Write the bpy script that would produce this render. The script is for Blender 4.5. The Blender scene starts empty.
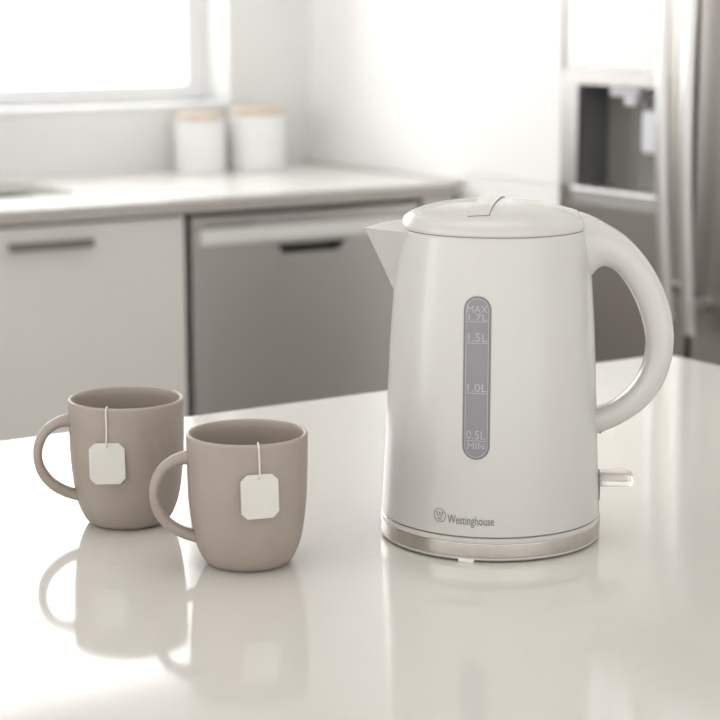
import bpy, bmesh, math
from math import pi, sin, cos, radians
from mathutils import Vector, Matrix

scene = bpy.context.scene
COL = scene.collection

# ------------------------------------------------------------------ materials
def mat(name, color, rough=0.5, metal=0.0, coat=0.0, coat_rough=0.1, var=0.0, scale=8.0,
        bump=0.0, bscale=200.0, stretch=None, spec=0.5, trans=0.0, ior=1.5, sss=0.0, rvar=0.0):
    m = bpy.data.materials.new(name)
    m.use_nodes = True
    nt = m.node_tree
    b = nt.nodes['Principled BSDF']
    b.inputs['Base Color'].default_value = (*color, 1)
    b.inputs['Roughness'].default_value = rough
    b.inputs['Metallic'].default_value = metal
    b.inputs['Coat Weight'].default_value = coat
    b.inputs['Coat Roughness'].default_value = coat_rough
    b.inputs['Specular IOR Level'].default_value = spec
    b.inputs['Transmission Weight'].default_value = trans
    b.inputs['IOR'].default_value = ior
    tc = nt.nodes.new('ShaderNodeTexCoord')
    src = tc.outputs['Object']
    if stretch:
        mp = nt.nodes.new('ShaderNodeMapping')
        mp.inputs['Scale'].default_value = stretch
        nt.links.new(src, mp.inputs['Vector'])
        src = mp.outputs['Vector']
    n = nt.nodes.new('ShaderNodeTexNoise')
    n.inputs['Scale'].default_value = scale
    n.inputs['Detail'].default_value = 4
    nt.links.new(src, n.inputs['Vector'])
    r = nt.nodes.new('ShaderNodeValToRGB')
    r.color_ramp.elements[0].position = 0.3
    r.color_ramp.elements[1].position = 0.7
    r.color_ramp.elements[0].color = (*[max(0, c * (1 - var)) for c in color], 1)
    r.color_ramp.elements[1].color = (*[min(1, c * (1 + var)) for c in color], 1)
    nt.links.new(n.outputs['Fac'], r.inputs['Fac'])
    nt.links.new(r.outputs['Color'], b.inputs['Base Color'])
    if rvar:
        mr = nt.nodes.new('ShaderNodeMapRange')
        mr.inputs['To Min'].default_value = rough - rvar
        mr.inputs['To Max'].default_value = rough + rvar
        nt.links.new(n.outputs['Fac'], mr.inputs['Value'])
        nt.links.new(mr.outputs['Result'], b.inputs['Roughness'])
    if bump:
        n2 = nt.nodes.new('ShaderNodeTexNoise')
        n2.inputs['Scale'].default_value = bscale
        n2.inputs['Detail'].default_value = 3
        nt.links.new(src, n2.inputs['Vector'])
        bp = nt.nodes.new('ShaderNodeBump')
        bp.inputs['Strength'].default_value = bump
        bp.inputs['Distance'].default_value = 0.001
        nt.links.new(n2.outputs['Fac'], bp.inputs['Height'])
        nt.links.new(bp.outputs['Normal'], b.inputs['Normal'])
    return m

def quartz(name, base, dark, rough, warm):
    m = mat(name, base, rough=rough, var=0.02, scale=3.0, coat=0.0)
    nt = m.node_tree
    b = nt.nodes['Principled BSDF']
    ramp = [x for x in nt.nodes if x.type == 'VALTORGB'][0]
    tc = [x for x in nt.nodes if x.type == 'TEX_COORD'][0]
    # thin soft veins: where a warped noise crosses its middle value
    n = nt.nodes.new('ShaderNodeTexNoise')
    n.inputs['Scale'].default_value = 4.5
    n.inputs['Detail'].default_value = 7
    n.inputs['Distortion'].default_value = 1.2
    nt.links.new(tc.outputs['Object'], n.inputs['Vector'])
    v = nt.nodes.new('ShaderNodeValToRGB')
    e = v.color_ramp.elements
    e[0].position, e[0].color = 0.485, (0, 0, 0, 1)
    e[1].position, e[1].color = 0.515, (0, 0, 0, 1)
    mid = v.color_ramp.elements.new(0.5)
    mid.color = (1, 1, 1, 1)
    nt.links.new(n.outputs['Fac'], v.inputs['Fac'])
    # broken up by a second noise
    n3 = nt.nodes.new('ShaderNodeTexNoise')
    n3.inputs['Scale'].default_value = 9
    nt.links.new(tc.outputs['Object'], n3.inputs['Vector'])
    r3 = nt.nodes.new('ShaderNodeMapRange')
    r3.inputs['From Min'].default_value = 0.5
    r3.inputs['From Max'].default_value = 0.75
    r3.inputs['To Max'].default_value = 0.5
    nt.links.new(n3.outputs['Fac'], r3.inputs['Value'])
    mu = nt.nodes.new('ShaderNodeMath')
    mu.operation = 'MULTIPLY'
    nt.links.new(v.outputs['Color'], mu.inputs[0])
    nt.links.new(r3.outputs['Result'], mu.inputs[1])
    mx = nt.nodes.new('ShaderNodeMix')
    mx.data_type = 'RGBA'
    mx.inputs[7].default_value = (*dark, 1)
    nt.links.new(mu.outputs[0], mx.inputs[0])
    nt.links.new(ramp.outputs['Color'], mx.inputs[6])
    nt.links.new(mx.outputs[2], b.inputs['Base Color'])
    return m

M = {}
M['wall'] = mat('wall_paint', (0.80, 0.80, 0.785), 0.6, var=0.01, bump=0.03)
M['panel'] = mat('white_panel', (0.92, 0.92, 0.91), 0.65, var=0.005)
M['ceiling'] = mat('ceiling_paint', (0.85, 0.85, 0.84), 0.8, var=0.01)
M['floor'] = mat('floor_boards', (0.40, 0.375, 0.345), 0.4, var=0.12, scale=3, stretch=(1, 8, 1))
M['island'] = quartz('cream_quartz', (0.60, 0.58, 0.545), (0.56, 0.52, 0.46), 0.085, True)
M['counter'] = quartz('pale_quartz', (0.87, 0.86, 0.83), (0.7, 0.66, 0.6), 0.25, False)
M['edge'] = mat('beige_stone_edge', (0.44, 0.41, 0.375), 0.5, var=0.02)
M['cabinet'] = mat('cabinet_lacquer', (0.71, 0.69, 0.66), 0.35, var=0.01)
M['cab_handle'] = mat('dark_bar_metal', (0.20, 0.185, 0.17), 0.35, metal=0.8, var=0.05)
M['plinth'] = mat('plinth_grey', (0.12, 0.115, 0.11), 0.5, var=0.05)
M['steel'] = mat('brushed_steel', (0.33, 0.31, 0.285), 0.30, metal=1.0, var=0.03, scale=40, stretch=(1, 1, 30))
M['steel_dw'] = mat('brushed_dishwasher_steel', (0.58, 0.56, 0.535), 0.38, metal=1.0, var=0.03, scale=40, stretch=(30, 1, 1))
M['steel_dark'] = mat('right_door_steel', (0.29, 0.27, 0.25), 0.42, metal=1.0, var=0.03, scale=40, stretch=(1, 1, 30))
M['steel_band'] = mat('satin_band_steel', (0.78, 0.77, 0.755), 0.5, metal=0.25, var=0.01)
M['steel_light'] = mat('light_steel', (0.60, 0.59, 0.585), 0.33, metal=1.0, var=0.02, scale=60)
M['steel_mid'] = mat('mid_steel', (0.42, 0.405, 0.39), 0.38, metal=1.0, var=0.02, scale=60)
M['dark'] = mat('dark_gap', (0.03, 0.03, 0.03), 0.5, var=0.05)
M['disp_grey'] = mat('dispenser_grey', (0.115, 0.117, 0.12), 0.35, var=0.05)
M['disp_back'] = mat('dispenser_back', (0.22, 0.205, 0.19), 0.3, var=0.05)
M['disp_white'] = mat('dispenser_paddle', (0.72, 0.72, 0.75), 0.3, var=0.02)
M['kettle'] = mat('white_plastic', (0.525, 0.513, 0.488), 0.27, coat=0.22, coat_rough=0.1, var=0.004)
M['kettle_steel'] = mat('kettle_band_steel', (0.52, 0.485, 0.445), 0.26, metal=1.0, var=0.06, scale=30, stretch=(8, 8, .2))
M['seam'] = mat('seam_shadow', (0.16, 0.12, 0.11), 0.6, var=0.05)
M['foot'] = mat('kettle_foot', (0.75, 0.74, 0.72), 0.5, var=0.02)
M['gauge'] = mat('gauge_plastic', (0.215, 0.205, 0.226), 0.3, var=0.03, scale=30)
M['gauge_rim'] = mat('gauge_rim_plastic', (0.17, 0.16, 0.18), 0.3, var=0.03, scale=30)
M['gauge_ink'] = mat('gauge_print', (0.40, 0.385, 0.39), 0.5, var=0.02)
M['logo_ink'] = mat('logo_print', (0.17, 0.165, 0.16), 0.45, var=0.02)
M['clear'] = mat('clear_plastic', (0.98, 0.975, 0.97), 0.12, trans=0.7, ior=1.46, var=0.0)
M['neon'] = mat('switch_core', (0.92, 0.78, 0.66), 0.4, var=0.05)
M['mug'] = mat('taupe_glaze', (0.338, 0.283, 0.248), 0.42, var=0.03, scale=60, bump=0.05, bscale=500, spec=0.45)
M['tag'] = mat('tag_paper', (0.63, 0.61, 0.565), 0.8, var=0.015, scale=60, bump=0.05, bscale=900)
M['string'] = mat('cotton_string', (0.74, 0.70, 0.63), 0.9, var=0.05, scale=600)
M['bag'] = mat('tea_bag_paper', (0.42, 0.33, 0.24), 0.9, var=0.1, scale=300)
M['ceramic'] = mat('white_ceramic', (0.86, 0.86, 0.85), 0.3, var=0.005)
M['wood'] = mat('pale_wood', (0.72, 0.60, 0.49), 0.6, var=0.08, scale=14, stretch=(1, 10, 1))
M['frame'] = mat('window_frame_white', (0.86, 0.86, 0.865), 0.5, var=0.005)
M['sill'] = mat('sill_white', (0.90, 0.90, 0.89), 0.4, var=0.005)
M['basin'] = mat('basin_steel', (0.24, 0.23, 0.22), 0.45, metal=0.7, var=0.03, scale=30)

def glass():
    m = bpy.data.materials.new('window_glass')
    m.use_nodes = True
    nt = m.node_tree
    nt.nodes.clear()
    out = nt.nodes.new('ShaderNodeOutputMaterial')
    mix = nt.nodes.new('ShaderNodeMixShader')
    t = nt.nodes.new('ShaderNodeBsdfTransparent')
    g = nt.nodes.new('ShaderNodeBsdfGlossy')
    g.inputs['Roughness'].default_value = 0.02
    fr = nt.nodes.new('ShaderNodeFresnel')
    fr.inputs['IOR'].default_value = 1.2
    nt.links.new(fr.outputs[0], mix.inputs[0])
    nt.links.new(t.outputs[0], mix.inputs[1])
    nt.links.new(g.outputs[0], mix.inputs[2])
    nt.links.new(mix.outputs[0], out.inputs[0])
    return m
M['glass'] = glass()

# ------------------------------------------------------------------ object helpers
def thing(name, label, cat, loc=(0, 0, 0), rotz=0.0, group=None):
    o = bpy.data.objects.new(name, None)
    o.empty_display_size = 0.05
    COL.objects.link(o)
    o.location = loc
    o.rotation_euler = (0, 0, rotz)
    o['label'] = label
    o['category'] = cat
    if group:
        o['group'] = group
    return o

def finish(name, bm, material, parent=None, smooth=True, angle=32, kind=None, label=None, loc=None):
    bmesh.ops.remove_doubles(bm, verts=bm.verts, dist=1e-6)
    bmesh.ops.recalc_face_normals(bm, faces=bm.faces)
    if smooth:
        for f in bm.faces:
            f.smooth = True
        for e in bm.edges:
            if len(e.link_faces) == 2 and e.calc_face_angle(0) > radians(angle):
                e.smooth = False
    me = bpy.data.meshes.new(name)
    bm.to_mesh(me)
    bm.free()
    me.materials.append(M[material])
    o = bpy.data.objects.new(name, me)
    COL.objects.link(o)
    if smooth and angle == 32:
        wn = o.modifiers.new('even_normals', 'WEIGHTED_NORMAL')
        wn.keep_sharp = True
        wn.weight = 90
    if parent:
        o.parent = parent
    if kind:
        o['kind'] = kind
    if label:
        o['label'] = label
    if loc:
        o.location = loc
    return o

def box(bm, x0, x1, y0, y1, z0, z1, bevel=0.0, seg=2):
    r = bmesh.ops.create_cube(bm, size=1)
    vs = r['verts']
    for v in vs:
        v.co = Vector(((x0 + x1) / 2 + v.co.x * (x1 - x0), (y0 + y1) / 2 + v.co.y * (y1 - y0), (z0 + z1) / 2 + v.co.z * (z1 - z0)))
    if bevel:
        es = list({e for v in vs for e in v.link_edges})
        bmesh.ops.bevel(bm, geom=es, offset=bevel, segments=seg, affect='EDGES', profile=0.5)
    return bm

def B():
    return bmesh.new()

def lathe(bm, prof, n=96, closed=False):
    """prof: list of (r, z); r=0 ends close to a point"""
    rings = []
    for r, z in prof:
        if r < 1e-6:
            rings.append([bm.verts.new((0, 0, z))])
        else:
            rings.append([bm.verts.new((r * cos(2 * pi * i / n), r * sin(2 * pi * i / n), z)) for i in range(n)])
    pairs = list(zip(rings, rings[1:]))
    if closed:
        pairs.append((rings[-1], rings[0]))
    for a, b in pairs:
        for i in range(n):
            j = (i + 1) % n
            if len(a) == 1 and len(b) == 1:
                continue
            if len(a) == 1:
                bm.faces.new((a[0], b[i], b[j]))
            elif len(b) == 1:
                bm.faces.new((a[i], a[j], b[0]))
            else:
                bm.faces.new((a[i], a[j], b[j], b[i]))
    return bm

def loft(bm, rings, caps=True, close=False):
    vs = [[bm.verts.new(p) for p in r] for r in rings]
    n = len(vs[0])
    pr = list(zip(vs, vs[1:]))
    if close:
        pr.append((vs[-1], vs[0]))
    for a, b in pr:
        for i in range(n):
            j = (i + 1) % n
            bm.faces.new((a[i], a[j], b[j], b[i]))
    if caps and not close:
        bm.faces.new(vs[0])
        bm.faces.new(list(reversed(vs[-1])))
    return bm

def spline(pts, sub=6):
    """Catmull-Rom through tuples of any length"""
    out = []
    P = [pts[0]] + list(pts) + [pts[-1]]
    for i in range(1, len(P) - 2):
        p0, p1, p2, p3 = P[i - 1], P[i], P[i + 1], P[i + 2]
        for k in range(sub):
            t = k / sub
            out.append(tuple(0.5 * (2 * b + (c - a) * t + (2 * a - 5 * b + 4 * c - d) * t * t + (3 * b - a - 3 * c + d) * t ** 3)
                             for a, b, c, d in zip(p0, p1, p2, p3)))
    out.append(tuple(pts[-1]))
    return out

def tube(bm, pts, r, n=10):
    pts = [Vector(p) for p in pts]
    rings = []
    up = None
    for i, p in enumerate(pts):
        t = (pts[min(i + 1, len(pts) - 1)] - pts[max(i - 1, 0)]).normalized()
        if up is None:
            up = Vector((0, 1, 0)) if abs(t.y) < 0.9 else Vector((1, 0, 0))
        up = (up - t * up.dot(t)).normalized()
        s = t.cross(up)
        rr = r(i / (len(pts) - 1)) if callable(r) else r
        rings.append([p + up * (rr * cos(2 * pi * k / n)) + s * (rr * sin(2 * pi * k / n)) for k in range(n)])
    return loft(bm, rings)

def plate_hole(bm, outer, holes, d0, d1, fmap):
    """a flat plate with holes: 2-D loops triangulated and given thickness; fmap(u, v, d) -> 3-D"""
    es = []
    loops = []
    for lp in [outer] + holes:
        vs = [bm.verts.new((u, v, 0)) for u, v in lp]
        loops.append(vs)
        for i in range(len(vs)):
            es.append(bm.edges.new((vs[i], vs[(i + 1) % len(vs)])))
    bmesh.ops.triangle_fill(bm, edges=es, use_beauty=True, normal=(0, 0, 1))
    tris = [[(v.co.x, v.co.y) for v in f.verts] for f in bm.faces]
    bm.clear()
    for d, rev in ((d0, False), (d1, True)):
        for t in tris:
            q = [bm.verts.new(fmap(u, v, d)) for u, v in t]
            bm.faces.new(q[::-1] if rev else q)
    for lp in [outer] + holes:
        for i in range(len(lp)):
            a, b = lp[i], lp[(i + 1) % len(lp)]
            bm.faces.new([bm.verts.new(fmap(*a, d0)), bm.verts.new(fmap(*b, d0)), bm.verts.new(fmap(*b, d1)), bm.verts.new(fmap(*a, d1))])
    bmesh.ops.remove_doubles(bm, verts=bm.verts, dist=1e-6)
    return bm

def rect(u0, u1, v0, v1):
    return [(u0, v0), (u1, v0), (u1, v1), (u0, v1)]

def rrect(u0, u1, v0, v1, r, n=6):
    out = []
    for cu, cv, a0 in ((u1 - r, v1 - r, 0), (u0 + r, v1 - r, 90), (u0 + r, v0 + r, 180), (u1 - r, v0 + r, 270)):
        for k in range(n + 1):
            a = radians(a0 + 90 * k / n)
            out.append((cu + r * cos(a), cv + r * sin(a)))
    return out

def interp(prof, z):
    for (z0, r0), (z1, r1) in zip(prof, prof[1:]):
        if z <= z1:
            return r0 + (r1 - r0) * (z - z0) / (z1 - z0)
    return prof[-1][1]

# ------------------------------------------------------------------ the room
XW = 2.38      # right wall face
YW = 3.915     # window wall face
bm = B(); box(bm, -4.0, 3.4, -3.5, YW + .25, -0.1, 0.0); finish('floor', bm, 'floor', kind='structure')
bm = B(); box(bm, -4.0, 3.4, -3.5, YW + .25, 2.6, 2.7); finish('ceiling', bm, 'ceiling', kind='structure')
WX0, WX1, WZ0, WZ1 = 0.35, 2.161, 1.040, 2.22
bm = B()
plate_hole(bm, rect(-4.0, 3.4, 0.0, 2.6), [rect(WX0, WX1, WZ0 - .004, WZ1)], YW, YW + .22, lambda u, v, d: (u, d, v))
finish('wall_back', bm, 'wall', kind='structure', smooth=False)
# right wall with the alcove the fridge stands in
FY0, FY1 = 1.925, 2.866
bm = B()
box(bm, XW, 3.4, FY1, YW, 0, 2.6)
box(bm, XW, 3.4, -3.5, FY0, 0, 2.6)
box(bm, XW, 3.4, FY0, FY1, 1.84, 2.6)
box(bm, 3.2, 3.4, FY0, FY1, 0, 1.84)
finish('wall_right', bm, 'panel', kind='structure', smooth=False)
bm = B(); box(bm, XW - .021, XW, 3.282, YW - .004, .874, .908, .002); finish('trim_1', bm, 'cabinet', kind='structure')
bm = B(); box(bm, XW - .003, XW, FY1 + .002, 3.285, .9215, .9235); finish('trim_2', bm, 'cabinet', kind='structure')

# window: sill board, frame, pane
w = bpy.data.objects.new('window_1', None); COL.objects.link(w); w['kind'] = 'structure'; w.location = (WX1, YW + .13, WZ0)
def at_w(bm):
    bm.transform(Matrix.Translation((-WX1, -YW - .13, -WZ0)))
    return bm
bm = B(); plate_hole(bm, rect(WX0, WX1, WZ0 + .011, WZ1), [rrect(WX0 + .04, WX1 - .040, WZ0 + .046, WZ1 - .04, .007)], YW + .130, YW + .19, lambda u, v, d: (u, d, v))
box(bm, 1.07, 1.12, YW + .135, YW + .185, WZ0 + .039, WZ1 - .039)
finish('window_frame', at_w(bm), 'frame', w, angle=25)
bm = B(); box(bm, WX0 + .03, WX1 - .03, YW + .157, YW + .161, WZ0 + .03, WZ1 - .03); finish('window_pane', at_w(bm), 'glass', w, smooth=False)
bm = B(); box(bm, WX0, WX1, YW - .004, YW + .215, WZ0 - .003, WZ0 + .008, .002); finish('window_sill', at_w(bm), 'sill', w)

# ------------------------------------------------------------------ back kitchen run
CY = 3.289     # front face of doors
t = thing('countertop', 'pale stone countertop along the window wall with a sink cut into it', 'countertop', (1.4, 3.6, .875))
bm = B()
plate_hole(bm, rect(0.55, 2.358, CY - .012, YW - .001), [rrect(0.98, 1.600, 3.515, 3.835, .03)], .875, .900, lambda u, v, d: (u - 1.4, v - 3.6, d - .875))
es = [e for e in bm.edges if len(e.link_faces) == 2 and e.calc_face_angle(0) > 1 and all(v.co.y < -.3 for v in e.verts)]
bmesh.ops.bevel(bm, geom=es, offset=.002, segments=2, affect='EDGES')
finish('slab', bm, 'counter', t)
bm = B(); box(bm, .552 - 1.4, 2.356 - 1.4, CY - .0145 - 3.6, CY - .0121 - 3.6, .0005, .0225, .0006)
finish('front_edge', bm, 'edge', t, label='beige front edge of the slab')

t = thing('kitchen_sink', 'undermount steel sink sunk into the pale countertop below the window', 'sink', (1.29, 3.675, .70))
bm = B()
rings = []
for (gr, z, rr) in ((.012, .8745, .035), (.012, .872, .035), (.010, .72, .04), (-.02, .703, .05), (-.10, .700, .05)):
    rings.append([(u, v, z - .70) for u, v in rrect(-.310 - gr, .310 + gr, -.16 - gr, .16 + gr, max(.012, rr))])
loft(bm, rings, caps=False)
bm.faces.new([v for v in bm.verts][-len(rings[0]):])
finish('basin', bm, 'basin', t)
bm = B(); lathe(bm, [(0, .004), (.03, .004), (.036, .0015), (.04, .001)], 32); finish('drain', bm, 'steel_light', t)
bm = B(); tube(bm, [(0, 0, -.001), (0, 0, -.2), (0, 0, -.45), (0, 0, -.70)], .02, 16); finish('drain_pipe', bm, 'foot', t)

# base cabinet with two doors, its bar handles
t = thing('base_cabinet', 'greige flat-front base cabinet with a dark bar handle, left of the dishwasher', 'cabinet', (1.13, CY, 0))
X0, X1 = 0.57, 1.712
bm = B(); box(bm, X0 - 1.13, X1 - 1.13, .021, .195, .10, .874)
finish('carcass', bm, 'cabinet', t, smooth=False)
bm = B(); box(bm, X0 - 1.13, X1 - 1.13, .05, .07, .0, .0995); finish('plinth', bm, 'plinth', t, smooth=False)
for a, b in ((X0, 1.1385), (1.1415, X1)):
    bm = B(); box(bm, a - 1.13, b - 1.13, 0, .020, .105, .869, .0015)
    d = finish('door', bm, 'cabinet', t)
    c = (a + b) / 2 - 1.13 + (-.006 if a > 1 else .006)
    bm = B(); box(bm, c - .084, c + .084, -.034, -.024, .8265, .8425, .002)
    for s in (-.07, .07):
        box(bm, c + s - .005, c + s + .005, -.026, .001, .830, .839, .001)
    finish('handle', bm, 'cab_handle', d, label='dark metal bar handle')

# filler panel between dishwasher and wall
bm = B(); box(bm, 2.282, 2.356, CY + .004, CY + .58, .0, .874, .001)
o = finish('end_panel', bm, 'cabinet')
o['label'] = 'narrow greige filler panel between the dishwasher and the right wall'; o['category'] = 'panel'

# dishwasher
DX0, DX1 = 1.727, 2.268
t = thing('dishwasher', 'stainless steel dishwasher with a dark pocket handle, under the pale countertop', 'dishwasher', (2.0, CY, 0))
def dx(v): return v - 2.0
bm = B(); box(bm, 1.7165 - 2, 2.2795 - 2, .03, .58, .10, .873); finish('tub', bm, 'dark', t, smooth=False, label='dark surround showing as a gap')
bm = B(); box(bm, 1.72 - 2, 2.276 - 2, .06, .09, 0, .0995); finish('plinth', bm, 'plinth', t, smooth=False)
bm = B()
pk = [(dx(1.920), .7985), (dx(2.085), .7985), (dx(2.062), .776), (dx(1.943), .776)]
plate_hole(bm, rect(dx(DX0), dx(DX1), .11, .8400), [pk], .0, .028, lambda u, v, d: (u, d, v))
d = finish('door', bm, 'steel_dw', t, smooth=False)
bm = B()
# pocket handle: dark recess with a lighter sloping lower lip
loft(bm, [[(u, -.001, v) for u, v in pk], [(u * .96 + .0, .026, .787 + (v - .787) * .8) for u, v in pk]], caps=False)
bm.faces.new([bm.verts.new((u * .96, .026, .787 + (v - .787) * .8)) for u, v in pk])
finish('pocket', bm, 'dark', d, smooth=False, label='dark recessed pocket handle')
bm = B()
loft(bm, [[(dx(1.936) + k * .133, -.004, .7790), (dx(1.943) + k * .119, -.005, .7690), (dx(1.943) + k * .119, .001, .7670), (dx(1.936) + k * .133, .012, .7815)] for k in (0, 1)])
finish('pocket_lip', bm, 'steel_light', d, smooth=False)
bm = B(); box(bm, dx(DX0 + .02), dx(DX1 - .004), -.006, .001, .808, .8395, .003); finish('grip_band', bm, 'steel_band', t)
bm = B(); box(bm, dx(DX0), dx(DX1), .0, .028, .8405, .8635, .002)
c = finish('control_strip', bm, 'steel_dw', t)
bm = B(); box(bm, dx(1.757), dx(1.865), -.0008, .001, .8425, .850); finish('display', bm, 'steel_mid', c, smooth=False, label='faint display strip')

# canisters
def canister(loc, r, h, lh, label):
    t = thing('canister', label, 'canister', loc, 0, 'white canisters on the back counter')
    bm = B()
    lathe(bm, [(0, .003), (r * .9, .003), (r * .93, 0), (r * .97, .001), (r, .006), (r, h - .004), (r - .002, h), (r - .006, h), (r - .007, h - .004), (r - .007, .01), (0, .008)], 64)
    finish('jar', bm, 'ceramic', t)
    bm = B()
    lathe(bm, [(0, h - .012), (r - .009, h - .012), (r - .009, h + .0005), (r - .008, h + .001), (r - .006, h + .003), (r - .006, h + lh - .003), (r - .009, h + lh), (0, h + lh)], 64)
    finish('lid', bm, 'wood', t, label='pale wooden lid')
canister((2.035, 3.826, .9), .0575, .1165, .0155, 'shorter white canister with pale wooden lid, left one on back counter')
canister((2.177, 3.815, .9), .0655, .124, .018, 'taller white canister with pale wooden lid, nearest the wall corner')

# ------------------------------------------------------------------ fridge
FX = 2.30
t = thing('refrigerator', 'stainless side-by-side refrigerator with water dispenser, set into the right wall', 'refrigerator', (2.7, 2.39, 0))
def fm(x, y, z): return (x - 2.7, y - 2.39, z)
def fbox(bm, x0, x1, y0, y1, z0, z1, bv=0, seg=2):
    return box(bm, x0 - 2.7, x1 - 2.7, y0 - 2.39, y1 - 2.39, z0, z1, bv, seg)
bm = B(); fbox(bm, FX + .085, 3.15, 1.935, 2.853, .02, 1.78, .004); fbox(bm, FX + .1, 3.1, 1.95, 2.84, 0, .025)
finish('cabinet_body', bm, 'disp_grey', t)
GY = 2.489
HY0, HY1, HZ0, HZ1 = 2.575, 2.806, .935, 1.128     # dispenser opening
bm = B()
plate_hole(bm, rect(GY + .004, 2.857, .07, 1.775), [rrect(HY0, HY1, HZ0, HZ1, .006)], FX, FX + .08, lambda u, v, d: fm(d, u, v))
es = [e for e in bm.edges if len(e.link_faces) == 2 and e.calc_face_angle(0) > 1 and all(abs(v.co.x - (FX - 2.7)) < 1e-5 for v in e.verts)]
bmesh.ops.bevel(bm, geom=es, offset=.003, segments=2, affect='EDGES')
ld = finish('door', bm, 'steel', t, label='narrow left door with the dispenser')
bm = B(); fbox(bm, FX, FX + .08, 1.93, GY - .004, .07, 1.775, .004)
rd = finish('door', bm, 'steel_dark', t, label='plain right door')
# dispenser
bm = B()
ro = [(u, v) for u, v in rrect(HY0 + .001, HY1 - .001, HZ0 + .001, HZ1 - .001, .006)]
loft(bm, [[fm(FX + .004, u, v) for u, v in ro], [fm(FX + .075, u, v) for u, v in ro]], caps=False)
dr = finish('dispenser_recess', bm, 'disp_grey', ld, label='dark grey dispenser recess')
bm = B(); fbox(bm, FX + .070, FX + .074, HY0 + .002, HY1 - .002, HZ0 + .002, HZ1 - .002); finish('dispenser_back', bm, 'disp_back', ld, smooth=False, label='brownish back of the dispenser')
bm = B(); fbox(bm, FX + .035, FX + .066, 2.624, 2.672, 1.005, 1.085, .008, 3); finish('paddle', bm, 'disp_white', ld, label='pale dispenser paddle')
bm = B(); fbox(bm, FX + .012, FX + .06, 2.655, 2.735, 1.108, 1.1265, .005, 3); fbox(bm, FX + .02, FX + .05, 2.672, 2.705, 1.092, 1.109, .005, 3)
finish('nozzle', bm, 'disp_white', ld, label='pale nozzle block')
bm = B(); fbox(bm, FX - .012, FX + .075, HY0 - .004, HY1 + .008, HZ0 - .012, HZ0 + .002, .003); finish('drip_tray', bm, 'steel_light', ld, label='light metal drip tray ledge')
bm = B(); fbox(bm, FX - .006, FX + .002, HY0 - .004, HY1 + .008, HZ0 - .034, HZ0 - .0125, .002); finish('tray_front', bm, 'steel_mid', ld)
bm = B()
plate_hole(bm, rrect(HY0 - .012, 2.853, HZ0 + .003, HZ1 + .026, .004), [rrect(HY0, HY1, HZ0 + .004, HZ1, .005)], FX - .004, FX + .001, lambda u, v, d: fm(d, u, v))
finish('dispenser_frame', bm, 'steel_mid', ld, smooth=False)
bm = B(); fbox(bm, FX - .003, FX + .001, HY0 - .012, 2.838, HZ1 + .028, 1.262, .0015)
finish('reflection_panel', bm, 'panel', ld, label='blank control panel painted white for the window reflection')  # white colour stands in for the window reflected in the steel door
# handles: long bowed bars on two standoffs
for dr_, yc, zb in ((ld, 2.509, .725), (rd, 2.443, .705)):
    bm = B()
    pts = []
    for k in range(25):
        z = zb + (1.62 - zb) * k / 24
        s = (k / 24 - .5) * 2
        pts.append(fm(FX - .034 - .028 * (1 - s * s), yc + .004 * (1 if dr_ is ld else -1) * s, z))
    rings = [[(p[0] + .0075 * cos(2 * pi * i / 14), p[1] + .0150 * sin(2 * pi * i / 14), p[2]) for i in range(14)] for p in pts]
    loft(bm, rings)
    hd = finish('handle', bm, 'steel_light', dr_)
    for z in (zb + .055, 1.565):
        bm = B(); fbox(bm, FX - .038, FX + .002, yc - .010, yc + .010, z - .009, z + .009, .003); finish('standoff', bm, 'steel_light', hd)

# ------------------------------------------------------------------ island
t = thing('kitchen_island', 'kitchen island with a polished cream stone top holding the kettle and mugs', 'island', (.45, 1.0, 0))
bm = B()
lp = rrect(-.75 - .45, 1.4 - .45, .42 - 1.0, 1.5475 - 1.0, .012, 6)
loft(bm, [[(u, v, .862) for u, v in lp], [(u, v, .8985) for u, v in lp], [(u * .9985, v * .9985 - .0000, .900) for u, v in lp]])
finish('worktop', bm, 'island', t)
bm = B(); box(bm, -.70 - .45, 1.36 - .45, .55 - 1, 1.50 - 1, .09, .8615); box(bm, -.66 - .45, 1.32 - .45, .6 - 1, 1.46 - 1, 0, .092)
finish('cabinet_base', bm, 'cabinet', t, smooth=False)

# ------------------------------------------------------------------ kettle
KR = radians(-36.7)
K = thing('electric_kettle', 'glossy white electric kettle with grey water gauge and steel base band', 'kettle', (.8082, 1.0785, .9), KR)
KP = [(.0185, .0792), (.035, .0783), (.05, .0775), (.075, .0764), (.1, .0753), (.125, .0742), (.15, .0730), (.175, .0713), (.19, .0700), (.2, .0690), (.21, .0679), (.2185, .0664), (.2238, .0653)]
KF = spline(KP, 4)
def KRad(z): return interp(KF, z)
bm = B()
prof = [(0, .0205), (.0740, .0205), (.0745, .0187), (.0788, .0187)] + [(r, z) for z, r in KF] + [(.0648, .2242), (.0640, .2240), (.0634, .2190), (.0600, .2180), (0, .2180)]
lathe(bm, prof, 128)
body = finish('body', bm, 'kettle', K, angle=40)
# lid: shallow dome with a dished centre and a release tab
def lid_z(r):
    return interp(LF, r)
LP = [(0, .2440), (.012, .2439), (.025, .2431), (.037, .2416), (.0463, .2396), (.055, .2370), (.0605, .2346), (.0637, .2318), (.0650, .2288), (.0654, .2264), (.0652, .2248)]
LF = spline([(a, b) for a, b in LP], 3)
bm = B()
n = 128
def dish(x, y):
    # broad shallow finger dish on the spout side of the tab
    q = ((x + .029) / .026) ** 2 + ((y + .014) / .030) ** 2
    g = max(0.0, min(1.0, (1.0 - q) / .25)); g = g * g * (3 - 2 * g)
    return .0017 * g
rings = []
for r, z in LF:
    if r < 1e-5:
        rings.append([bm.verts.new((0, 0, z - dish(0, 0)))])
        continue
    rings.append([bm.verts.new((r * cos(2 * pi * i / n), r * sin(2 * pi * i / n), z - dish(r * cos(2 * pi * i / n), r * sin(2 * pi * i / n)))) for i in range(n)])
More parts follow.
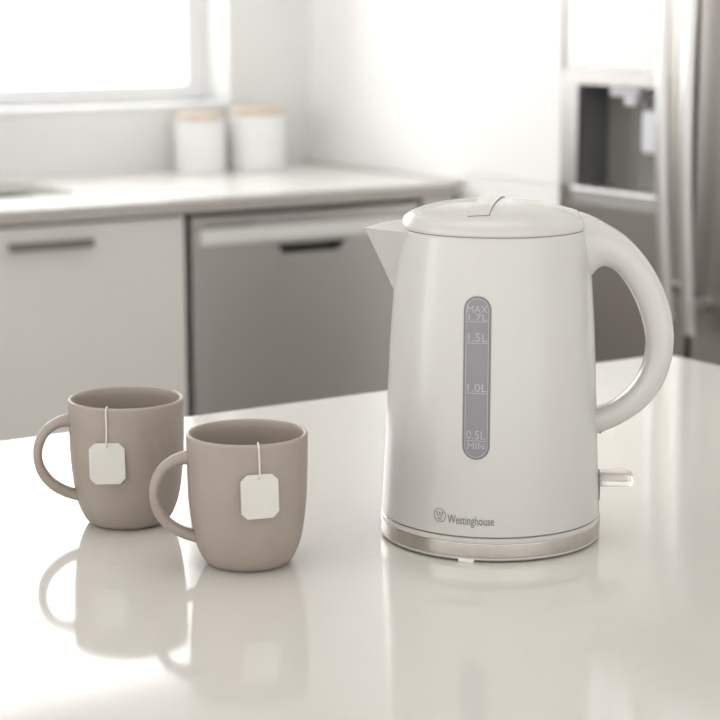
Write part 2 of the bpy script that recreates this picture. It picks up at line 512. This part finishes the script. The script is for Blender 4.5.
rings.append([bm.verts.new((.0600 * cos(2 * pi * i / n), .0600 * sin(2 * pi * i / n), .2246)) for i in range(n)])
for a, b in zip(rings, rings[1:]):
    for i in range(n):
        j = (i + 1) % n
        if len(a) == 1:
            bm.faces.new((a[0], b[i], b[j]))
        else:
            bm.faces.new((a[i], a[j], b[j], b[i]))
lid = finish('lid', bm, 'kettle', K, angle=40)
bm = B()
lathe(bm, [(.0625, .2226), (.0646, .2226), (.0646, .2252), (.0625, .2252)], 96, closed=True)
finish('lid_seam', bm, 'seam', lid, label='dark seam line under the lid rim')
# tab: a strip following the dome from mid front to past the crown, in a thin dark joint
for nm, m_, grow, up, lab in (('lid_tab', 'kettle', 0.0, .0010, 'raised release tab on the lid'), ('tab_joint', 'seam', .0004, .00035, 'thin dark joint round the tab')):
    bm = B()
    rings = []
    xa, xb = -.0178 - grow, -.0035 + grow
    for k in range(25):
        y = -.051 - grow + (.080 + grow) * k / 24
        row_t, row_b = [], []
        for q in range(9):
            x = xa + (xb - xa) * q / 8 + (k / 24) * .0110
            h = lid_z(math.hypot(x, y)) - dish(x, y) * .3
            edge = .00015 if (q in (0, 8) or k in (0, 24)) and not grow else .0
            row_t.append((x, y, h + up - edge))
            row_b.append((x, y, h - .003))
        rings.append(row_t + row_b[::-1])
    loft(bm, rings)
    finish(nm, bm, m_, lid, angle=50, label=lab)
# hinge cover that carries the lid's crown over to the handle
bm = B()
rings = []
for x, zt, hw in spline([(.030, .2405, .010), (.038, .2409, .0145), (.046, .2398, .0175), (.053, .2381, .0188), (.0590, .2364, .0192)], 4):
    rings.append([(x, hw * math.copysign(abs(sin(a)) ** .74, sin(a)), .2262 + (zt - .2262) * (.5 + .5 * math.copysign(abs(cos(a)) ** .74, cos(a)))) for a in [2 * pi * i / 32 for i in range(32)]])
loft(bm, rings)
finish('hinge_cover', bm, 'kettle', lid, angle=60)
# spout
bm = B()
def spout_ring(tt, off):
    # tt 0 bottom .. 1 top; a rounded V in plan
    z = .1760 + (.2235 - .1760) * tt
    tip = -(.0700 + (.0925 - .0700) * tt ** 1.05) + off
    hw = .004 + .0305 * tt ** .8 - off * .8
    xb = -.050
    pts = []
    m = 24
    for k in range(m + 1):
        a = -1 + 2 * k / m
        s = abs(a)
        # straight flanks with a small round nose
        nose = .10
        f = math.sqrt(s * s + nose * nose) - nose
        f /= (math.sqrt(1 + nose * nose) - nose)
        pts.append((tip + (xb - tip) * f ** 1.05, hw * a * (1.0), z))
    return pts
lev = [0, .12, .25, .4, .55, .7, .85, .95, 1.0]
outer = [spout_ring(q, 0) for q in lev]
vs = [[bm.verts.new(p) for p in r] for r in outer]
for a, b in zip(vs, vs[1:]):
    for i in range(len(a) - 1):
        bm.faces.new((a[i], a[i + 1], b[i + 1], b[i]))
bm.faces.new(vs[0][::-1])
# arched cover over the pouring lip, just inside the rim
top = outer[-1]
m = len(top) - 1
rows = []
for k in range(m // 2 + 1):
    p, q = top[m // 2 - k], top[m // 2 + k]
    d = p[0] - top[m // 2][0]
    hgt = .0060 * sin(min(1, d / .030) * pi / 2)
    rows.append([(p[0], p[1] + (q[1] - p[1]) * c / 10, p[2] - .0004 * (0 < c < 10) + hgt * (1 - (2 * c / 10 - 1) ** 2)) for c in range(11)])
cv = [[bm.verts.new(p) for p in r] for r in rows]
for a, b in zip(cv, cv[1:]):
    for c in range(10):
        try:
            bm.faces.new((a[c], a[c + 1], b[c + 1], b[c]))
        except ValueError:
            pass
bmesh.ops.remove_doubles(bm, verts=bm.verts, dist=1e-6)
bmesh.ops.dissolve_degenerate(bm, dist=1e-7, edges=bm.edges)
finish('spout', bm, 'kettle', K, angle=35)
# handle: outer and inner outlines swept with a rounded section
HP = [((.0597, .2361), (.0597, .1800)), ((.0660, .2340), (.0680, .1895)), ((.074, .2303), (.0755, .1972)), ((.0897, .2209), (.0833, .1959)), ((.1027, .2089), (.0905, .1888)), ((.1136, .194), (.0979, .1773)),
      ((.1219, .1769), (.1039, .1637)), ((.1266, .1604), (.1075, .15)), ((.1282, .1445), (.1085, .1384)), ((.1262, .1262), (.1057, .1245)), ((.1196, .1094), (.0996, .1127)),
      ((.1093, .096), (.0912, .1038)), ((.0953, .0855), (.0828, .0978)), ((.0811, .0782), (.075, .0951)), ((.0715, .0747), (.0688, .0939))]
HP = [((a[0] + .0008 * min(1, k / 3), a[1]), (b[0] + .0008 * min(1, k / 3), b[1])) for k, (a, b) in enumerate(HP)]
HW = [.0190, .0185, .0175, .0160, .0150, .0143, .0138, .0134, .0132, .0130, .0129, .0128, .0127, .0126, .0125]
st = spline([(a[0], a[1], b[0], b[1], w_) for (a, b), w_ in zip(HP, HW)], 5)
bm = B()
rings = []
for ox, oz, ix, iz, w_ in st:
    c = Vector(((ox + ix) / 2, 0, (oz + iz) / 2)); h = Vector(((ox - ix) / 2, 0, (oz - iz) / 2))
    ring = []
    for i in range(28):
        a = 2 * pi * i / 28
        ca, sa = cos(a), sin(a)
        ex = 2 / 2.7
        p = c + h * (math.copysign(abs(ca) ** ex, ca)) + Vector((0, w_ * math.copysign(abs(sa) ** ex, sa), 0))
        ring.append(p)
    rings.append(ring)
loft(bm, rings)
hd = finish('handle', bm, 'kettle', K, angle=60)
bm = B()   # parting line along the lower outside of the handle and its dark corner
box(bm, .0772, .0790, -.0090, -.0060, .0772, .0825, .0004)
finish('handle_corner', bm, 'seam', hd, label='small dark notch at the lower handle root')
# base with steel band
base = None
bm = B()
lathe(bm, [(0, .0012), (.0770, .0012), (.0788, .0016), (.0796, .0026), (.0796, .0036), (.0787, .0038), (.0787, .0136), (.0796, .0138), (.0799, .0150), (.0797, .0166), (.0785, .0174), (.0700, .0176), (0, .0176)], 128)
base = finish('base', bm, 'kettle', K, angle=28)
bm = B(); lathe(bm, [(.0780, .0038), (.0795, .0038), (.0797, .0042), (.0797, .0132), (.0795, .0136), (.0780, .0136)], 128, closed=True)
finish('steel_band', bm, 'kettle_steel', base, label='brushed steel band round the base')
bm = B(); lathe(bm, [(.0700, .0170), (.0782, .0170), (.0782, .0190), (.0700, .0190)], 128, closed=True)
finish('base_seam', bm, 'seam', base, label='dark gap between base and body')
for a in (258, 18, 138):
    bm = B(); box(bm, -.0055, .0055, -.004, .004, 0, .0030, .0004)
    bm.transform(Matrix.Rotation(radians(a + 90), 4, 'Z') @ Matrix.Identity(4))
    bm.transform(Matrix.Translation((.0755 * cos(radians(a)), .0755 * sin(radians(a)), 0)))
    finish('foot', bm, 'foot', base)
# switch lever
bm = B(); box(bm, .0735, .0791, -.0085, .0085, .0265, .0478, .0012); sw = finish('switch_housing', bm, 'gauge_rim', K, label='dark slot behind the switch')
bm = B(); box(bm, .0770, .1030, -.0095, .0095, .0372, .0472, .0042, 4); finish('switch_lever', bm, 'clear', sw, label='clear plastic switch lever')
bm = B(); box(bm, .0782, .0975, -.0018, .0018, .0412, .0428, .0006); finish('switch_core', bm, 'neon', sw, label='amber strip inside the lever')

# --- things printed on or let into the round body
def on_body(u, z, off):
    r = KRad(z)
    th = u / r
    return ((r + off) * sin(th), -(r + off) * cos(th), z)

def wrap_poly(bm, loop, off, thick=0.0):
    """fill a 2-D loop as a fine grid on the body surface (rows across the loop)"""
    zs = [p[1] for p in loop]
    z0, z1 = min(zs), max(zs)
    rows = 60
    prev = None
    for k in range(rows + 1):
        # cluster rows at the ends where the outline is round
        tt = .5 - .5 * cos(pi * k / rows)
        z = z0 + (z1 - z0) * min(max(tt, 1e-4), 1 - 1e-4)
        xs = []
        for (a, b), (c, d) in zip(loop, loop[1:] + loop[:1]):
            if (b - z) * (d - z) <= 0 and b != d:
                xs.append(a + (c - a) * (z - b) / (d - b))
        ul, ur = min(xs), max(xs)
        row = [bm.verts.new(on_body(ul + (ur - ul) * q / 8, z, off)) for q in range(9)]
        if prev:
            for q in range(8):
                bm.faces.new((prev[q], prev[q + 1], row[q + 1], row[q]))
        prev = row
    return bm

def wrap_line(bm, pts, wd, off, closed=False):
    """a ribbon of width wd following 2-D points on the body"""
    n = len(pts)
    L, R = [], []
    for i in range(n):
        a = pts[(i - 1) % n] if closed or i > 0 else pts[i]
        b = pts[(i + 1) % n] if closed or i < n - 1 else pts[i]
        tx, tz = b[0] - a[0], b[1] - a[1]
        l = math.hypot(tx, tz) or 1
        nx, nz = -tz / l * wd / 2, tx / l * wd / 2
        L.append(bm.verts.new(on_body(pts[i][0] + nx, pts[i][1] + nz, off)))
        R.append(bm.verts.new(on_body(pts[i][0] - nx, pts[i][1] - nz, off)))
    for i in range(n if closed else n - 1):
        j = (i + 1) % n
        bm.faces.new((L[i], L[j], R[j], R[i]))

def dense(pts, step=.002, closed=True):
    out = []
    m = len(pts)
    for i in range(m if closed else m - 1):
        a, b = pts[i], pts[(i + 1) % m]
        k = max(1, int(math.hypot(b[0] - a[0], b[1] - a[1]) / step))
        out += [(a[0] + (b[0] - a[0]) * q / k, a[1] + (b[1] - a[1]) * q / k) for q in range(k)]
    if not closed:
        out.append(pts[-1])
    return out

def text_polys(body_txt, bold=0.0):
    cu = bpy.data.curves.new('lettering', 'FONT')
    cu.body = body_txt
    cu.size = 1.0
    cu.resolution_u = 3
    cu.offset = bold
    ob = bpy.data.objects.new('lettering', cu)
    COL.objects.link(ob)
    dg = bpy.context.evaluated_depsgraph_get()
    dg.update()
    me = ob.evaluated_get(dg).to_mesh()
    vs = [(v.co.x, v.co.y) for v in me.vertices]
    fs = [tuple(p.vertices) for p in me.polygons]
    ob.evaluated_get(dg).to_mesh_clear()
    bpy.data.objects.remove(ob)
    bpy.data.curves.remove(cu)
    return vs, fs

def wrap_text(bm, s, u0, u1, z0, cap, off, bold=0.0, ref=None):
    """letters fitted between u0 and u1, baseline z0, capital height cap"""
    vs, fs = text_polys(s, bold)
    xs = [p[0] for p in vs]
    x0, x1 = min(xs), max(xs)
    ch = .729 if ref is None else ref
    q = [bm.verts.new(on_body(u0 + (x - x0) * (u1 - u0) / (x1 - x0), z0 + y * cap / ch, off)) for x, y in vs]
    for f in fs:
        try:
            bm.faces.new([q[i] for i in f])
        except ValueError:
            pass

UC = -.0105
GZ0, GZ1, GH = .0727, .1855, .0095
pill = dense(rrect(UC - GH, UC + GH, GZ0, GZ1, GH - .00001, 16), .003)
pill_in = dense(rrect(UC - GH + .0018, UC + GH - .0018, GZ0 + .0018, GZ1 - .0018, GH - .0019, 16), .003)
bm = B(); wrap_poly(bm, pill, .00025); g = finish('water_gauge', bm, 'gauge_rim', K, label='mauve-grey water level window')
bm = B(); wrap_poly(bm, pill_in, .0004); finish('gauge_pane', bm, 'gauge', g)
bm = B()
wrap_line(bm, pill_in, .0005, .00055, True)
zp = lambda y: GZ1 - (y - 296) * (GZ1 - GZ0) / 164
tl, tr = UC - .0070, UC + .0070
o_ = .0006
wrap_text(bm, 'MAX', tl, tr, zp(312.6), .0052, o_, 0.0)
wrap_text(bm, '1.7L', tl + .0008, tr, zp(320.0), .0046, o_, 0.0)
wrap_text(bm, '1.5L', tl + .0008, tr, zp(341.0), .0062, o_, 0.0)
wrap_text(bm, '1.0L', tl + .0008, tr, zp(391.2), .0058, o_, 0.0)
wrap_text(bm, '0.5L', tl + .0003, tr - .0006, zp(439.0), .0062, o_, 0.0)
wrap_text(bm, 'MIN', tl + .0012, tr - .0012, zp(449.3), .0050, o_, 0.0)
for y in (321.2, 342.6, 392.8, 440.8):
    wrap_line(bm, dense([(tl, zp(y)), (tr, zp(y))], .002, False), .0005, o_)
finish('gauge_scale', bm, 'gauge_ink', g, smooth=False, label='pale printed litre marks')
# printed emblem and lettering
bm = B()
wrap_text(bm, 'Westinghouse', -.0302, .0026, .0268, .0066, .0003, .004)
cx, cz = -.0362, .0315
wrap_line(bm, [(cx + .0045 * cos(2 * pi * k / 40), cz + .0045 * sin(2 * pi * k / 40)) for k in range(40)], .00046, .0003, True)
wrap_line(bm, [(cx - .0022, cz + .0016), (cx - .0012, cz - .0013), (cx, cz + .0016), (cx + .0012, cz - .0013), (cx + .0022, cz + .0016)], .00060, .0003)
wrap_line(bm, [(cx - .0014, cz - .0024), (cx + .0016, cz - .0024)], .0008, .0003)
for du in (-.0022, 0, .0022):
    c0 = bm.verts.new(on_body(cx + du, cz + .0019, .00035))
    rg = [bm.verts.new(on_body(cx + du + .00058 * cos(2 * pi * k / 12), cz + .0019 + .00058 * sin(2 * pi * k / 12), .00035)) for k in range(12)]
    for k in range(12):
        bm.faces.new((c0, rg[k], rg[(k + 1) % 12]))
finish('logo', bm, 'logo_ink', body, smooth=False, label='grey printed maker emblem and lettering')

# ------------------------------------------------------------------ mugs and tea bags
MO = [(0, .0022), (.0220, .0022), (.0235, .0005), (.0245, 0), (.0262, .0005), (.0290, .0020), (.0312, .0045), (.0331, .0080), (.0350, .0125), (.0365, .0169), (.0380, .0240), (.0392, .0320), (.0407, .0470), (.0412, .0600), (.0415, .0750), (.0417, .0900)]
MP = spline(MO[4:], 3)
MH = .0925
def mug(loc, rotz, sc, label, dz):
    t = thing('mug', label, 'mug', loc, rotz, 'taupe mugs on the island')
    bm = B()
    out = MO[:4] + MP + [(.0417, .0914), (.0411, .0923), (.0403, MH), (.0394, .0922), (.0388, .0910)]
    inn = [(r - .0030, z) for r, z in reversed(MP) if .012 < z < .088] + [(.0240, .0085), (.018, .0062), (0, .0056)]
    lathe(bm, [(r * sc, z * sc) for r, z in out + inn], 96)
    finish('body', bm, 'mug', t, angle=60)
    hp = [((-.0385, .0797), (-.0385, .0697)), ((-.0492, .0771), (-.0487, .0691)), ((-.0596, .0705), (-.056, .0640)), ((-.066, .0598), (-.0602, .0558)), ((-.0676, .0477), (-.0611, .0476)),
          ((-.0648, .0356), (-.0582, .039)), ((-.0575, .0254), (-.0521, .0311)), ((-.0468, .0182), (-.0439, .0256)), ((-.0345, .0137), (-.0345, .0222))]
    st = spline([(a[0], a[1], b[0], b[1]) for a, b in hp], 6)
    bm = B()
    rings = []
    a0 = radians(7)
    for k, (ox, oz, ix, iz) in enumerate(st):
        w_ = .0060
        c = Vector(((ox + ix) / 2, 0, (oz + iz) / 2)); h = Vector(((ox - ix) / 2, 0, (oz - iz) / 2))
        ring = []
        for i in range(20):
            a = 2 * pi * i / 20
            ca, sa = cos(a), sin(a)
            p = (c + h * math.copysign(abs(ca) ** .85, ca) + Vector((0, w_ * math.copysign(abs(sa) ** .85, sa), 0))) * sc
            ring.append(Matrix.Rotation(a0, 3, 'Z') @ p)
        rings.append(ring)
    loft(bm, rings)
    bm.transform(Matrix.Translation((0, 0, dz)))
    finish('handle', bm, 'mug', t, angle=60)
    return t

def tea_bag(loc, rotz, sc, ang, ztop, lean, roll, label, yaw_extra=0):
    """a string over the rim with a paper tag outside; ang turns it round the mug from the viewer's side"""
    t = thing('tea_bag', label, 'tea bag', loc, rotz + ang, 'tea bags hanging from the mugs')
    ro = interp([(z, r) for r, z in MP], ztop) * sc
    R0 = .0417 * sc; H = MH * sc
    sr = .00055
    # tag, built flat then turned and hung against the mug
    W2, TH, CH = .0130, .0300, .0042
    oct_ = [(-W2 + CH, 0), (W2 - CH, 0), (W2, -CH), (W2, -TH + CH), (W2 - CH, -TH), (-W2 + CH, -TH), (-W2, -TH + CH), (-W2, -CH)]
    hole = [(.0007 * cos(2 * pi * k / 12), -.0029 + .0007 * sin(2 * pi * k / 12)) for k in range(12)]
    bm = B()
    plate_hole(bm, oct_, [hole], 0, .0005, lambda u, v, d: (u, -d, v))
    ytag = -(ro + .0012)
    mt = Matrix.Translation((0, ytag, ztop)) @ Matrix.Rotation(yaw_extra, 4, 'Z') @ Matrix.Rotation(roll, 4, 'Y') @ Matrix.Rotation(lean, 4, 'X')
    bm.transform(mt)
    tg = finish('tag', bm, 'tag', t, smooth=False, label='blank cream paper tag with clipped corners')
    hp = mt @ Vector((0, -.0006, -.0029))
    pts = [(0.0005, -(R0 - .0125), H - .040), (0.0005, -(R0 - .0062), H - .022), (0, -(R0 - .0044), H - .008), (0, -(R0 - .0026), H - .0002 + sr), (0, -(R0 - .0013), H + sr * 1.2), (0, -(R0 - .0001), H - .0006 + sr), (0, -(R0 + .0008), H - .003),
           (.0003, -(ro + .0013), ztop + .010), (hp.x + .0001, hp.y - .0006, ztop + .0015), (hp.x, hp.y - .0006, hp.z + .0004), (hp.x, hp.y + .0002, hp.z)]
    bm = B(); tube(bm, spline(pts, 5), sr, 8)
    finish('string', bm, 'string', t, label='thin cream string')
    bm = B()
    y0 = -(R0 - .0128)
    rings = []
    for k in range(7):
        q = k / 6
        hw = .011 * (.55 + .45 * sin(pi * min(1, q * 1.0 + .1))); th = .0008 + .0034 * sin(pi * q)
        rings.append([(hw * cos(a), y0 + .004 + th * sin(a), H - .040 - .030 * q) for a in [2 * pi * i / 16 for i in range(16)]])
    loft(bm, rings)
    finish('bag', bm, 'bag', t)
    return t

m1 = (.5994, 1.2497, .9); m2 = (.6227, 1.1092, .9)
r1, r2 = radians(-25.78), radians(-29.43)
mug(m1, r1, 1.022, 'taupe mug standing farther back, left of the other mug', .0035)
mug(m2, r2, 1.0, 'taupe mug standing nearer the kettle, in front of the other mug', .0018)
tea_bag(m1, r1, 1.022, radians(-19.5), .0695, radians(-3), radians(-1.5), 'cream tea tag on a string over the rim of the back mug, at left', radians(10))
tea_bag(m2, r2, 1.0, radians(10.5), .0727, radians(-3), radians(-.5), 'cream tea tag on a string over the rim of the mug nearer the kettle', radians(4))

# ------------------------------------------------------------------ light
wd = bpy.data.worlds.new('daylight'); scene.world = wd
wd.use_nodes = True
nt = wd.node_tree
bg = nt.nodes['Background']
tc = nt.nodes.new('ShaderNodeTexCoord')
sp = nt.nodes.new('ShaderNodeSeparateXYZ')
nt.links.new(tc.outputs['Generated'], sp.inputs[0])
rp = nt.nodes.new('ShaderNodeValToRGB')
e = rp.color_ramp.elements
e[0].position, e[0].color = 0.15, (.41, .408, .40, 1)
e[1].position, e[1].color = 0.55, (1, 1, 1, 1)
nt.links.new(sp.outputs['Y'], rp.inputs['Fac'])
nt.links.new(rp.outputs['Color'], bg.inputs['Color'])
bg.inputs['Strength'].default_value = 5.4

def area(name, loc, rot, sx, sy, power, col=(1, 1, 1)):
    l = bpy.data.lights.new(name, 'AREA'); l.shape = 'RECTANGLE'; l.size = sx; l.size_y = sy; l.energy = power; l.color = col
    o = bpy.data.objects.new(name, l); COL.objects.link(o); o.location = loc; o.rotation_euler = rot
    return o
area('added_fill_light', (.6, 1.2, 2.55), (0, 0, 0), 1.6, 1.2, 9, (1, .985, .96))  # unseen fill lamp, added overhead to brighten the room

# ------------------------------------------------------------------ camera
cd = bpy.data.cameras.new('camera')
cd.sensor_width = 36; cd.lens = 95.0
cd.dof.use_dof = True; cd.dof.focus_distance = 1.36; cd.dof.aperture_fstop = 9.0
cd.clip_start = .01
co = bpy.data.objects.new('camera', cd); COL.objects.link(co)
co.location = (0, 0, 1.283)
co.rotation_euler = (radians(90 - 10.73), 0, radians(-32.8))
scene.camera = co
scene.view_settings.view_transform = 'Standard'
scene.view_settings.look = 'None'
scene.view_settings.exposure = 0.0
